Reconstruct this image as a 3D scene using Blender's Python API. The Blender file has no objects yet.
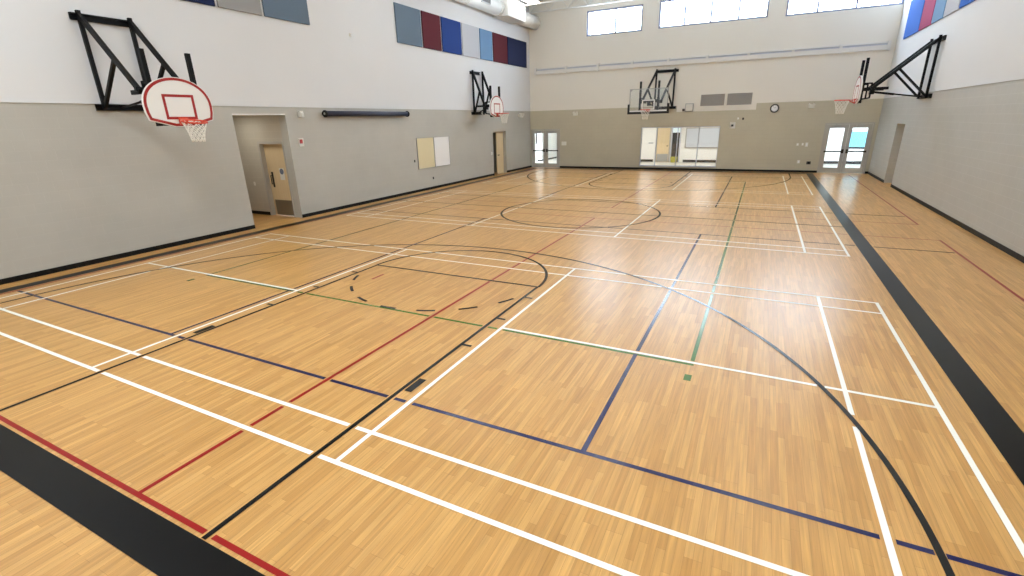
import bpy, math, random
from mathutils import Vector, Matrix
random.seed(7)
sc = bpy.context.scene
col = sc.collection
PI = math.pi

# ------------------------------------------------------------------ materials
def lin(c):
    c = c / 255.0
    return c / 12.92 if c <= 0.04045 else ((c + 0.055) / 1.055) ** 2.4
def rgb(r, g, b): return (lin(r), lin(g), lin(b), 1.0)

def mat(name, c, rough=0.6, metal=0.0, spec=0.5, emit=None, estr=1.0, coat=0.0):
    m = bpy.data.materials.new(name); m.use_nodes = True
    p = m.node_tree.nodes['Principled BSDF']
    p.inputs['Base Color'].default_value = c
    p.inputs['Roughness'].default_value = rough
    p.inputs['Metallic'].default_value = metal
    p.inputs['Specular IOR Level'].default_value = spec
    if coat: p.inputs['Coat Weight'].default_value = coat
    if emit:
        p.inputs['Emission Color'].default_value = emit
        p.inputs['Emission Strength'].default_value = estr
    return m

def noise_mat(name, c, rough=0.7, amp=0.06, scale=6.0, bump=0.0, bscale=60.0, metal=0.0):
    """a colour with a faint mottling and an optional fine bump"""
    m = mat(name, c, rough, metal); nt = m.node_tree; N = nt.nodes; L = nt.links
    p = N['Principled BSDF']
    tc = N.new('ShaderNodeNewGeometry')
    n = N.new('ShaderNodeTexNoise'); n.inputs['Scale'].default_value = scale
    L.new(tc.outputs['Position'], n.inputs['Vector'])
    mr = N.new('ShaderNodeMapRange'); mr.inputs['To Min'].default_value = 1 - amp; mr.inputs['To Max'].default_value = 1 + amp
    L.new(n.outputs['Fac'], mr.inputs['Value'])
    mx = N.new('ShaderNodeVectorMath'); mx.operation = 'SCALE'
    mx.inputs[0].default_value = c[:3]
    L.new(mr.outputs['Result'], mx.inputs['Scale'])
    L.new(mx.outputs['Vector'], p.inputs['Base Color'])
    if bump:
        n2 = N.new('ShaderNodeTexNoise'); n2.inputs['Scale'].default_value = bscale
        L.new(tc.outputs['Position'], n2.inputs['Vector'])
        b = N.new('ShaderNodeBump'); b.inputs['Strength'].default_value = bump; b.inputs['Distance'].default_value = 0.01
        L.new(n2.outputs['Fac'], b.inputs['Height']); L.new(b.outputs['Normal'], p.inputs['Normal'])
    return m

def block_mat(name, c, mortar, axis):
    """painted concrete block: courses 0.2 m high, blocks 0.4 m long"""
    m = mat(name, c, 0.55); nt = m.node_tree; N = nt.nodes; L = nt.links
    p = N['Principled BSDF']
    g = N.new('ShaderNodeNewGeometry'); s = N.new('ShaderNodeSeparateXYZ'); cb = N.new('ShaderNodeCombineXYZ')
    L.new(g.outputs['Position'], s.inputs[0])
    if axis == 'x': L.new(s.outputs['Y'], cb.inputs['X'])
    else: L.new(s.outputs['X'], cb.inputs['X'])
    L.new(s.outputs['Z'], cb.inputs['Y'])
    br = N.new('ShaderNodeTexBrick')
    br.inputs['Scale'].default_value = 1.0
    br.inputs['Brick Width'].default_value = 0.4; br.inputs['Row Height'].default_value = 0.2
    br.inputs['Mortar Size'].default_value = 0.006; br.inputs['Mortar Smooth'].default_value = 0.4
    k = 0.985
    br.inputs['Color1'].default_value = c; br.inputs['Color2'].default_value = (c[0]*k, c[1]*k, c[2]*k, 1)
    br.inputs['Mortar'].default_value = mortar
    L.new(cb.outputs[0], br.inputs['Vector'])
    n = N.new('ShaderNodeTexNoise'); n.inputs['Scale'].default_value = 1.3; n.inputs['Detail'].default_value = 6
    L.new(g.outputs['Position'], n.inputs['Vector'])
    mr = N.new('ShaderNodeMapRange'); mr.inputs['To Min'].default_value = 0.93; mr.inputs['To Max'].default_value = 1.07
    L.new(n.outputs['Fac'], mr.inputs['Value'])
    mx = N.new('ShaderNodeVectorMath'); mx.operation = 'SCALE'
    L.new(br.outputs['Color'], mx.inputs[0]); L.new(mr.outputs['Result'], mx.inputs['Scale'])
    L.new(mx.outputs['Vector'], p.inputs['Base Color'])
    inv = N.new('ShaderNodeMath'); inv.operation = 'SUBTRACT'; inv.inputs[0].default_value = 1.0
    L.new(br.outputs['Fac'], inv.inputs[1])
    b = N.new('ShaderNodeBump'); b.inputs['Strength'].default_value = 0.22; b.inputs['Distance'].default_value = 0.005
    L.new(inv.outputs[0], b.inputs['Height'])
    n2 = N.new('ShaderNodeTexNoise'); n2.inputs['Scale'].default_value = 45
    L.new(g.outputs['Position'], n2.inputs['Vector'])
    b2 = N.new('ShaderNodeBump'); b2.inputs['Strength'].default_value = 0.2; b2.inputs['Distance'].default_value = 0.006
    L.new(n2.outputs['Fac'], b2.inputs['Height']); L.new(b.outputs['Normal'], b2.inputs['Normal'])
    L.new(b2.outputs['Normal'], p.inputs['Normal'])
    return m

FLOOR_ROUGH, FLOOR_SPEC = 0.29, 0.36
def floor_mat():
    m = mat('maple_strip_floor', (1, 1, 1, 1), FLOOR_ROUGH, 0.0, FLOOR_SPEC); nt = m.node_tree; N = nt.nodes; L = nt.links
    p = N['Principled BSDF']
    g = N.new('ShaderNodeNewGeometry'); s = N.new('ShaderNodeSeparateXYZ'); cb = N.new('ShaderNodeCombineXYZ')
    L.new(g.outputs['Position'], s.inputs[0])
    L.new(s.outputs['Y'], cb.inputs['X']); L.new(s.outputs['X'], cb.inputs['Y'])
    def brick(w, h, off, c1, c2, mortar):
        br = N.new('ShaderNodeTexBrick')
        br.offset = off; br.offset_frequency = 3; br.squash = 0.7; br.squash_frequency = 4
        br.inputs['Scale'].default_value = 1.0
        br.inputs['Brick Width'].default_value = w; br.inputs['Row Height'].default_value = h
        br.inputs['Mortar Size'].default_value = 0.0008; br.inputs['Mortar Smooth'].default_value = 0.0
        br.inputs['Color1'].default_value = c1; br.inputs['Color2'].default_value = c2
        br.inputs['Mortar'].default_value = mortar
        L.new(cb.outputs[0], br.inputs['Vector'])
        return br
    b1 = brick(0.86, 0.057, 0.37, rgb(*F1), rgb(*F2), rgb(*F3))
    # long grain streaks
    mp = N.new('ShaderNodeMapping'); mp.inputs['Scale'].default_value = (42.0, 1.6, 1.0)
    L.new(g.outputs['Position'], mp.inputs['Vector'])
    n = N.new('ShaderNodeTexNoise'); n.inputs['Scale'].default_value = 1.0; n.inputs['Detail'].default_value = 5; n.inputs['Roughness'].default_value = 0.6
    L.new(mp.outputs[0], n.inputs['Vector'])
    mr = N.new('ShaderNodeMapRange'); mr.inputs['From Min'].default_value = 0.25; mr.inputs['From Max'].default_value = 0.75
    mr.inputs['To Min'].default_value = 0.76; mr.inputs['To Max'].default_value = 1.22
    L.new(n.outputs['Fac'], mr.inputs['Value'])
    mx = N.new('ShaderNodeVectorMath'); mx.operation = 'SCALE'
    L.new(b1.outputs['Color'], mx.inputs[0]); L.new(mr.outputs['Result'], mx.inputs['Scale'])
    L.new(mx.outputs['Vector'], p.inputs['Base Color'])
    b = N.new('ShaderNodeBump'); b.inputs['Strength'].default_value = 0.05; b.inputs['Distance'].default_value = 0.002
    L.new(n.outputs['Fac'], b.inputs['Height']); L.new(b.outputs['Normal'], p.inputs['Normal'])
    return m

def wood_mat(name, c1, c2):
    m = mat(name, c1, 0.45); nt = m.node_tree; N = nt.nodes; L = nt.links
    p = N['Principled BSDF']; g = N.new('ShaderNodeNewGeometry')
    mp = N.new('ShaderNodeMapping'); mp.inputs['Scale'].default_value = (22, 22, 1.2)
    L.new(g.outputs['Position'], mp.inputs['Vector'])
    n = N.new('ShaderNodeTexNoise'); n.inputs['Scale'].default_value = 1; n.inputs['Detail'].default_value = 4
    L.new(mp.outputs[0], n.inputs['Vector'])
    mx = N.new('ShaderNodeMix'); mx.data_type = 'RGBA'
    mx.inputs['A'].default_value = c1; mx.inputs['B'].default_value = c2
    L.new(n.outputs['Fac'], mx.inputs['Factor']); L.new(mx.outputs['Result'], p.inputs['Base Color'])
    return m

def glass_mat(name, tint=(1, 1, 1, 1), refl=0.07):
    m = bpy.data.materials.new(name); m.use_nodes = True; nt = m.node_tree; N = nt.nodes; L = nt.links
    N.remove(N['Principled BSDF']); out = N['Material Output']
    t = N.new('ShaderNodeBsdfTransparent'); t.inputs['Color'].default_value = tint
    gl = N.new('ShaderNodeBsdfGlossy'); gl.inputs['Roughness'].default_value = 0.03
    mx = N.new('ShaderNodeMixShader'); mx.inputs[0].default_value = refl
    L.new(t.outputs[0], mx.inputs[1]); L.new(gl.outputs[0], mx.inputs[2]); L.new(mx.outputs[0], out.inputs[0])
    return m

def grille_mat(name, ca, cbk, pitch):
    """fine horizontal louvres"""
    m = mat(name, ca, 0.5); nt = m.node_tree; N = nt.nodes; L = nt.links
    p = N['Principled BSDF']; g = N.new('ShaderNodeNewGeometry'); s = N.new('ShaderNodeSeparateXYZ')
    L.new(g.outputs['Position'], s.inputs[0])
    a = N.new('ShaderNodeMath'); a.operation = 'MULTIPLY'; a.inputs[1].default_value = 1 / pitch
    f = N.new('ShaderNodeMath'); f.operation = 'FRACT'; c = N.new('ShaderNodeMath'); c.operation = 'GREATER_THAN'; c.inputs[1].default_value = 0.55
    L.new(s.outputs['Z'], a.inputs[0]); L.new(a.outputs[0], f.inputs[0]); L.new(f.outputs[0], c.inputs[0])
    mx = N.new('ShaderNodeMix'); mx.data_type = 'RGBA'; mx.inputs['A'].default_value = ca; mx.inputs['B'].default_value = cbk
    L.new(c.outputs[0], mx.inputs['Factor']); L.new(mx.outputs['Result'], p.inputs['Base Color'])
    return m

F1, F2, F3 = (204, 157, 93), (184, 136, 74), (150, 106, 56)
M = {}
M['floor'] = floor_mat()
M['block_left'] = block_mat('painted_block_left', rgb(182, 180, 172), rgb(185, 183, 175), 'x')
M['block_right'] = block_mat('painted_block_right', rgb(180, 179, 173), rgb(189, 188, 183), 'x')
M['block_far'] = block_mat('painted_block_far', rgb(190, 183, 162), rgb(183, 176, 155), 'y')
M['block_alcove'] = block_mat('painted_block_alcove', rgb(188, 182, 168), rgb(196, 190, 176), 'y')
M['drywall'] = noise_mat('white_painted_upper_wall', rgb(222, 223, 224), 0.75, 0.02, 0.8, 0.05, 40)
M['drywall_far'] = noise_mat('cream_painted_upper_wall', rgb(232, 228, 218), 0.75, 0.02, 0.8, 0.05, 40)
M['ceiling'] = noise_mat('ceiling_deck_paint', rgb(215, 215, 213), 0.8, 0.03, 1.0)
M['steel_white'] = mat('white_painted_steel', rgb(226, 225, 221), 0.5)
M['black_base'] = mat('black_rubber_base', rgb(8, 8, 9), 0.5, 0.0, 0.25)
M['black_steel'] = mat('black_powder_coated_steel', rgb(7, 7, 8), 0.5, 0.0, 0.2)
M['board_white'] = mat('white_backboard_paint', rgb(238, 238, 234), 0.35)
M['red_paint'] = mat('red_backboard_paint', rgb(158, 26, 20), 0.4)
M['rim_orange'] = mat('orange_red_rim_enamel', rgb(208, 70, 38), 0.35)
M['net'] = mat('white_nylon_net', rgb(240, 238, 230), 0.8)
M['glass'] = glass_mat('clear_glass')
M['board_glass'] = glass_mat('backboard_glass', (0.93, 0.95, 0.95, 1), 0.06)
M['pad'] = mat('black_foam_pad', rgb(20, 20, 22), 0.7)
M['alu'] = mat('grey_aluminium', rgb(170, 170, 168), 0.4, 0.5)
M['door_frame'] = mat('grey_painted_door_frame', rgb(176, 172, 164), 0.5)
M['win_frame'] = mat('white_window_frame', rgb(196, 200, 212), 0.45)
M['clerestory'] = mat('grey_clerestory_frame', rgb(140, 146, 168), 0.45)
M['wood'] = wood_mat('birch_door_veneer', rgb(224, 204, 166), rgb(208, 184, 142))
M['kick'] = mat('brushed_steel_kick_plate', rgb(140, 128, 108), 0.4, 0.6)
M['dark_metal'] = mat('dark_bronze_metal', rgb(60, 54, 44), 0.4, 0.6)
M['tan'] = noise_mat('tan_cork_board', rgb(222, 210, 172), 0.8, 0.04, 40)
M['whiteboard'] = mat('whiteboard_enamel', rgb(247, 248, 249), 0.25)
M['navy_case'] = mat('navy_blue_vinyl', rgb(30, 36, 60), 0.5)
M['white_plastic'] = mat('white_plastic', rgb(226, 224, 216), 0.45)
M['red_plastic'] = mat('red_plastic', rgb(170, 40, 44), 0.4)
M['dark_plastic'] = mat('dark_plastic', rgb(50, 48, 46), 0.5)
M['sign_blue'] = mat('blue_grey_sign', rgb(96, 106, 130), 0.5)
M['grille'] = grille_mat('grey_louvre_grille', rgb(172, 167, 160), rgb(140, 136, 130), 0.05)
M['room_white'] = mat('white_corridor_paint', rgb(240, 240, 236), 0.7)
M['room_floor'] = mat('pale_corridor_floor', rgb(200, 196, 186), 0.35)
M['void'] = mat('unlit_room_and_trim_dark', rgb(26, 28, 32), 0.8)  # darkness of unlit rooms put into the colour; dark trim shares it
M['transom'] = mat('pale_lit_transom', rgb(200, 215, 220), 0.4, emit=(0.7, 0.85, 0.9, 1), estr=0.6)
M['yellow'] = mat('yellow_green_plastic', rgb(176, 170, 60), 0.5)
M['lamp_on'] = mat('lit_diffuser', (1, 1, 1, 1), 0.5, emit=(1, 0.96, 0.88, 1), estr=14)
M['screen'] = mat('cyan_window_light', rgb(60, 190, 225), 0.4, emit=(0.10, 0.62, 0.80, 1), estr=0.9)
FAB = lambda n, r, g, b: noise_mat(n, rgb(r, g, b), 0.95, 0.05, 120)
M['f_slate'] = FAB('slate_blue_fabric', 94, 110, 126)
M['f_maroon'] = FAB('maroon_fabric', 82, 16, 30)
M['f_blue'] = FAB('royal_blue_fabric', 18, 52, 120)
M['f_grey'] = FAB('light_grey_fabric', 186, 188, 194)
M['f_sky'] = FAB('pale_blue_fabric', 104, 138, 174)
M['f_navy'] = FAB('navy_fabric', 12, 28, 68)
M['f_mid'] = FAB('mid_grey_fabric', 150, 150, 150)
M['f_glare_blue'] = FAB('glare_lightened_blue_fabric', 36, 96, 184)  # blue fabric lightened so its colour carries the window glare
M['f_rose'] = FAB('rose_red_fabric', 150, 52, 92)
LINE = lambda n, r, g, b, q=0.19, sp=0.36: mat(n, rgb(r, g, b), q, 0.0, sp)
M['l_white'] = LINE('white_court_paint', 246, 245, 238, 0.32, 0.15)
M['l_black'] = LINE('black_court_paint', 4, 4, 4, 0.19, 0.28)
M['l_red'] = LINE('red_court_paint', 146, 22, 18, 0.32, 0.2)
M['l_blue'] = LINE('navy_court_paint', 15, 17, 70)
M['l_green'] = LINE('green_court_paint', 70, 108, 42)

M['l_border'] = LINE('black_border_paint', 4, 4, 4, 0.3, 0.15)
# ------------------------------------------------------------------ mesh helper
class MB:
    def __init__(s): s.v = []; s.f = []; s.m = []; s.smooth = []
    def add(s, vs, fs, mi=0, smooth=False):
        o = len(s.v); s.v += [tuple(v) for v in vs]
        for f in fs: s.f.append([i + o for i in f]); s.m.append(mi); s.smooth.append(smooth)
        return s
    def box(s, x0, x1, y0, y1, z0, z1, mi=0):
        x0, x1 = sorted((x0, x1)); y0, y1 = sorted((y0, y1)); z0, z1 = sorted((z0, z1))
        vs = [(x, y, z) for z in (z0, z1) for y in (y0, y1) for x in (x0, x1)]
        return s.add(vs, [(0, 2, 3, 1), (4, 5, 7, 6), (0, 1, 5, 4), (2, 6, 7, 3), (0, 4, 6, 2), (1, 3, 7, 5)], mi)
    def bar(s, a, b, w, h, up=(0, 0, 1), mi=0):
        """rectangular bar from a to b, w across, h along 'up'"""
        a, b = Vector(a), Vector(b); d = (b - a).normalized(); u = Vector(up)
        if abs(d.dot(u)) > 0.99: u = Vector((0, 1, 0))
        r = d.cross(u).normalized() * (w / 2); u = r.cross(d).normalized() * (h / 2)
        vs = [p + sx * r + sy * u for p in (a, b) for sx, sy in ((-1, -1), (1, -1), (1, 1), (-1, 1))]
        return s.add(vs, [(3, 2, 1, 0), (4, 5, 6, 7), (0, 1, 5, 4), (1, 2, 6, 5), (2, 3, 7, 6), (3, 0, 4, 7)], mi)
    def tube(s, a, b, r, n=10, mi=0, r2=None):
        a, b = Vector(a), Vector(b); d = (b - a).normalized()
        u = d.orthogonal().normalized(); w = d.cross(u); r2 = r if r2 is None else r2
        vs = [p + (u * math.cos(2 * PI * i / n) + w * math.sin(2 * PI * i / n)) * q for p, q in ((a, r), (b, r2)) for i in range(n)]
        s.add(vs, [(i, (i + 1) % n, n + (i + 1) % n, n + i) for i in range(n)], mi, True)
        o = len(s.v) - 2 * n
        for cap in (list(range(n))[::-1], list(range(n, 2 * n))):
            s.f.append([o + i for i in cap]); s.m.append(mi); s.smooth.append(False)
        return s
    def torus(s, c, R, r, n=32, k=8, mi=0):
        c = Vector(c); vs = []
        for i in range(n):
            a = 2 * PI * i / n
            for j in range(k):
                b = 2 * PI * j / k
                vs.append(c + Vector(((R + r * math.cos(b)) * math.cos(a), (R + r * math.cos(b)) * math.sin(a), r * math.sin(b))))
        fs = [(i * k + j, ((i + 1) % n) * k + j, ((i + 1) % n) * k + (j + 1) % k, i * k + (j + 1) % k) for i in range(n) for j in range(k)]
        return s.add(vs, fs, mi, True)
    def prism(s, pts, y0, y1, mi=0):
        """outline pts (x,z), extruded along y"""
        n = len(pts); vs = [(x, y0, z) for x, z in pts] + [(x, y1, z) for x, z in pts]
        fs = [tuple(range(n)), tuple(range(2 * n - 1, n - 1, -1))] + [(i, n + i, n + (i + 1) % n, (i + 1) % n) for i in range(n)]
        return s.add(vs, fs, mi)
    def ring(s, outer, inner, y0, y1, mi=0):
        """closed band between two outlines (x,z), extruded along y"""
        n = len(outer)
        vs = [(x, y0, z) for x, z in outer] + [(x, y0, z) for x, z in inner] + [(x, y1, z) for x, z in outer] + [(x, y1, z) for x, z in inner]
        fs = []
        for i in range(n):
            j = (i + 1) % n
            fs += [(i, j, n + j, n + i), (2 * n + i, 3 * n + i, 3 * n + j, 2 * n + j), (i, 2 * n + i, 2 * n + j, j), (n + i, n + j, 3 * n + j, 3 * n + i)]
        return s.add(vs, fs, mi)
    def disc(s, c, r, axis, th, n=28, mi=0):
        c = Vector(c); d = Vector(axis).normalized() * th
        return s.tube(c, c + d, r, n, mi)
    def build(s, name, mats, parent=None, bevel=0.0):
        me = bpy.data.meshes.new(name); me.from_pydata(s.v, [], s.f)
        if not isinstance(mats, (list, tuple)): mats = [mats]
        for m in mats: me.materials.append(m)
        me.polygons.foreach_set('material_index', s.m); me.polygons.foreach_set('use_smooth', s.smooth)
        me.update()
        import bmesh
        bm = bmesh.new(); bm.from_mesh(me); bmesh.ops.recalc_face_normals(bm, faces=bm.faces); bm.to_mesh(me); bm.free()
        o = bpy.data.objects.new(name, me); col.objects.link(o)
        if parent is not None: o.parent = parent
        if bevel:
            b = o.modifiers.new('bevel', 'BEVEL'); b.width = bevel; b.segments = 2; b.limit_method = 'ANGLE'
        return o

def tag(o, label=None, cat=None, group=None, kind=None):
    if label: o['label'] = label
    if cat: o['category'] = cat
    if group: o['group'] = group
    if kind: o['kind'] = kind
    return o
def struct(o, label=None, cat=None): return tag(o, label, cat, kind='structure')
def empty(name, loc, rz=0.0):
    o = bpy.data.objects.new(name, None); col.objects.link(o); o.location = loc; o.rotation_euler = (0, 0, rz)
    o.empty_display_size = 0.2
    return o

# ------------------------------------------------------------------ the hall
LW, RW, FW, NW = -12.65, 4.627, 27.8, -1.6       # faces of the left, right, far and near wall
CEIL, ZB = 9.1, 3.27                              # ceiling deck, top of the painted block
TH = 0.30

def wall(name, axis, p0, p1, u0, u1, z0, z1, holes, mats, split=None, label=None):
    """slab between p0 and p1 along axis, rectangular holes (u0,u1,z0,z1), second material above split"""
    us = sorted({u0, u1, *[h[0] for h in holes], *[h[1] for h in holes]}); us = [u for u in us if u0 <= u <= u1]
    zs = sorted({z0, z1, *( [split] if split else [] ), *[h[2] for h in holes], *[h[3] for h in holes]}); zs = [z for z in zs if z0 <= z <= z1]
    mb = MB()
    for a, b in zip(us, us[1:]):
        run = None
        for c, d in zip(zs, zs[1:]):
            um, zm = (a + b) / 2, (c + d) / 2
            if any(h[0] < um < h[1] and h[2] < zm < h[3] for h in holes): continue
            mi = 1 if split and zm > split else 0
            if axis == 'x': mb.box(p0, p1, a, b, c, d, mi)
            else: mb.box(a, b, p0, p1, c, d, mi)
    o = mb.build(name, mats)
    return struct(o, label, 'wall')

# floor
floor = MB().box(LW - 3.6, RW + 1.2, NW - 0.3, FW + TH, -0.1, 0.0).build('floor', M['floor'])
struct(floor, 'maple strip gymnasium floor under the painted court lines', 'floor')

ALC = (8.73, 10.39, 0, 3.08)
LDR = (23.05, 24.55, 0, 2.23)
RDR = (22.95, 24.25, 0, 2.27)
DBL = (-12.58, -10.72, 0, 2.24)
DBR = (2.58, 4.50, 0, 2.28)
OBS = (-5.98, -1.98, 0.20, 2.24)
W1 = (-9.25, -6.26, 6.97, 8.2); W2 = (-5.44, -0.48, 6.99, 8.25); W3 = (0.25, 4.60, 6.95, 8.25)

wall('wall_left', 'x', LW - TH, LW, NW, FW + TH, 0, CEIL, [ALC, LDR], [M['block_left'], M['drywall']], ZB,
     'left wall of grey painted block below and white above')
wall('wall_right', 'x', RW, RW + TH, NW, FW + TH, 0, CEIL, [RDR], [M['block_right'], M['drywall']], ZB,
     'right wall of grey painted block below and white above')
wall('wall_far', 'y', FW, FW + TH, LW, RW, 0, CEIL, [DBL, DBR, OBS, W1, W2, W3], [M['block_far'], M['drywall_far']], ZB,
     'far end wall of tan painted block below and cream above')
wall('wall_near', 'y', NW - TH, NW, LW - TH, RW + TH, 0, CEIL, [], [M['block_far'], M['drywall']], ZB,
     'near end wall of tan painted block below and white above')
# thin ledge where the upper wall finish starts
struct(MB().box(LW, LW + 0.02, NW, FW, ZB, ZB + 0.025).build('trim_left', M['drywall']), 'white ledge strip along the left wall', 'trim')
struct(MB().box(RW - 0.02, RW, NW, FW, ZB, ZB + 0.025).build('trim_right', M['drywall']), 'white ledge strip along the right wall', 'trim')

# cream surround of the return-air grilles dips below the top of the block
mb = MB().box(-4.2, -0.45, FW - 0.012, FW, 2.97, ZB)
struct(mb.build('trim_far', M['drywall_far']), 'cream painted strip below the two grilles on the far wall', 'trim')

# ceiling: ribbed steel deck
mb = MB().box(LW - TH, RW + TH, NW - TH, FW + TH, CEIL, CEIL + 0.2)
for i in range(92):
    y = NW + 0.2 + i * 0.32
    if y < FW - 0.1: mb.box(LW, RW, y, y + 0.16, CEIL - 0.05, CEIL)
struct(mb.build('ceiling', M['ceiling']), 'white ribbed steel deck ceiling', 'ceiling')

# open web joists near the far wall
def joist(y, lab):
    mb = MB(); z0, z1 = 8.34, 8.98
    mb.box(LW, RW, y - 0.07, y - 0.01, z0, z0 + 0.05); mb.box(LW, RW, y + 0.01, y + 0.07, z0, z0 + 0.05)
    mb.box(LW, RW, y - 0.07, y - 0.01, z1, z1 + 0.05); mb.box(LW, RW, y + 0.01, y + 0.07, z1, z1 + 0.05)
    x = LW + 0.3; k = 0
    while x < RW - 0.6:
        a, b = (z0 + 0.02, z1) if k % 2 == 0 else (z1, z0 + 0.02)
        mb.tube((x, y, a), (x + 0.55, y, b), 0.022, 6); x += 0.55; k += 1
    struct(mb.build('beam_ceiling', M['steel_white']), lab, 'ceiling joist')
joist(27.35, 'white open web joist against the far wall above the windows')
joist(25.5, 'white open web joist second from the far wall')
joist(23.65, 'white open web joist third from the far wall')

# baseboards (black rubber)
def base(name, axis, p0, p1, segs, lab, hz=0.105):
    mb = MB()
    for a, b in segs:
        if axis == 'x': mb.box(p0, p1, a, b, 0, hz)
        else: mb.box(a, b, p0, p1, 0, hz)
    struct(mb.build(name, M['black_base']), lab, 'baseboard')
base('baseboard_left', 'x', LW, LW + 0.012, [(NW, ALC[0]), (ALC[1], LDR[0]), (LDR[1], FW)], 'black rubber baseboard along the left wall')
base('baseboard_right', 'x', RW - 0.012, RW, [(NW, RDR[0]), (RDR[1], FW)], 'black rubber baseboard along the right wall')
base('baseboard_far', 'y', FW - 0.012, FW, [(LW, DBL[0]), (DBL[1], DBR[0]), (DBR[1], RW)], 'black rubber baseboard along the far wall')

# ------------------------------------------------------------------ painted court lines
PRI = {'l_border': 4, 'l_black': 4, 'l_white': 3, 'l_red': 2, 'l_blue': 1, 'l_green': 1}
lines = []      # (family, material, dir, c, a, b, w)
arcs = []       # (family, material, cx, cy, R, t0, t1, w)
def lx(fam, m, y, x0, x1, w=0.046): lines.append((fam, m, 'x', y, min(x0, x1), max(x0, x1), w))
def ly(fam, m, x, y0, y1, w=0.046): lines.append((fam, m, 'y', x, min(y0, y1), max(y0, y1), w))
def arc(fam, m, cx, cy, R, t0, t1, w=0.05): arcs.append((fam, m, cx, cy, R, t0, t1, w))

XC, YC = -4.92, 14.25
# the broad black border
for nm, a in (('black court border', 0),):
    lines.append((nm, 'l_border', 'x', 1.150, -12.22, 2.387, 0.30))
    lines.append((nm, 'l_border', 'x', 27.34, -12.22, 2.387, 0.30))
    lines.append((nm, 'l_border', 'y', 2.245, 1.307, 27.19, 0.284))
    lines.append((nm, 'l_border', 'y', -12.08, 1.307, 27.19, 0.284))
# white badminton courts side by side along the hall
for nm, y0, full in (('white badminton court nearest the camera', 2.294, True), ('white badminton court in mid hall', 11.20, False), ('white badminton court by the far wall', 19.88, True)):
    yy = [y0, y0 + 0.448, y0 + 3.049, y0 + 5.63, y0 + 6.09]
    X0, X1 = -11.57, 1.847
    for k in (0, 1, 3, 4): lx(nm, 'l_white', yy[k], X0 - 0.025, X1 + 0.025)
    if full:
        lx(nm, 'l_white', yy[2], X0, -6.94); lx(nm, 'l_white', yy[2], -2.902, X1)
    for x in (X0, -10.82, -6.94, -2.902, 1.091, X1): ly(nm, 'l_white', x, y0, yy[4])
# red court
ly('red court lines', 'l_red', -4.05, 1.346, 13.36); ly('red court lines', 'l_red', -4.05, 15.16, 27.12)
ly('red court lines', 'l_red', 3.79, 1.346, 13.36); ly('red court lines', 'l_red', 3.79, 15.16, 27.12)
ly('red court lines', 'l_red', -11.87, 1.346, 13.36); ly('red court lines', 'l_red', -11.87, 15.16, 27.12)
for y in (1.35, 13.36, 15.16, 27.12): lx('red court lines', 'l_red', y, -11.89, 3.81, 0.04)
lx('red floor mark in the near key', 'l_red', 6.4, -6.17, -6.16, 0.01)
# navy court
for y in (3.295, 12.22, 16.27, 25.18): lx('navy court lines', 'l_blue', y, -11.88, 3.76)
for x in (-7.085, -1.04):
    ly('navy court lines', 'l_blue', x, 3.295, 12.22); ly('navy court lines', 'l_blue', x, 16.27, 25.18)
# green volleyball court with its service marks
for x in (-9.41, -0.40):
    ly('green volleyball lines', 'l_green', x, 5.27, 23.25); 
    ly('green volleyball lines', 'l_green', x, 4.90, 5.04, 0.075)
for y in (5.293, 23.23): lx('green volleyball lines', 'l_green', y, -9.43, -0.375)
# basketball
for nm, s in (('black basketball lines of the near half', 1), ('black basketball lines of the far half', -1)):
    Y = (lambda v: v) if s > 0 else (lambda v: 2 * YC - v)
    for x in (-3.138, -6.71): ly(nm, 'l_black', x, Y(1.307), Y(7.12))
    lx(nm, 'l_black', Y(7.12), -6.71, -3.138)
    t0, t1 = (0, PI) if s > 0 else (PI, 2 * PI)
    arc(nm, 'l_black', XC, Y(7.12), 1.80, t0, t1)
    arc(nm, 'l_black', XC, Y(2.88), 6.30, t0, t1)
    for x in (XC - 6.30, XC + 6.30): ly(nm, 'l_black', x, Y(1.307), Y(2.88))
    # lane marks
    for x, d in ((-3.138, 1), (-6.71, -1)):
        xx = x + d * 0.085
        lx(nm, 'l_black', Y(4.675), x, x + d * 0.15); lx(nm, 'l_black', Y(5.62), x, x + d * 0.15); lx(nm, 'l_black', Y(6.57), x, x + d * 0.15)
        ly(nm, 'l_black', xx, Y(3.46), Y(3.74), 0.09)
    # broken half circle below the free throw line
    for k in range(7):
        c = math.radians(207.3 + k * 20.95); a0, a1 = c - 0.083, c + 0.083
        if s < 0: a0, a1 = -a1, -a0
        arc(nm, 'l_black', XC, Y(7.12), 1.79, a0, a1)
lx('black centre line and circle', 'l_black', YC, -11.94, 2.103)
arc('black centre line and circle', 'l_black', -4.82, 14.18, 2.42, 0, 2 * PI, 0.06)

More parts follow.
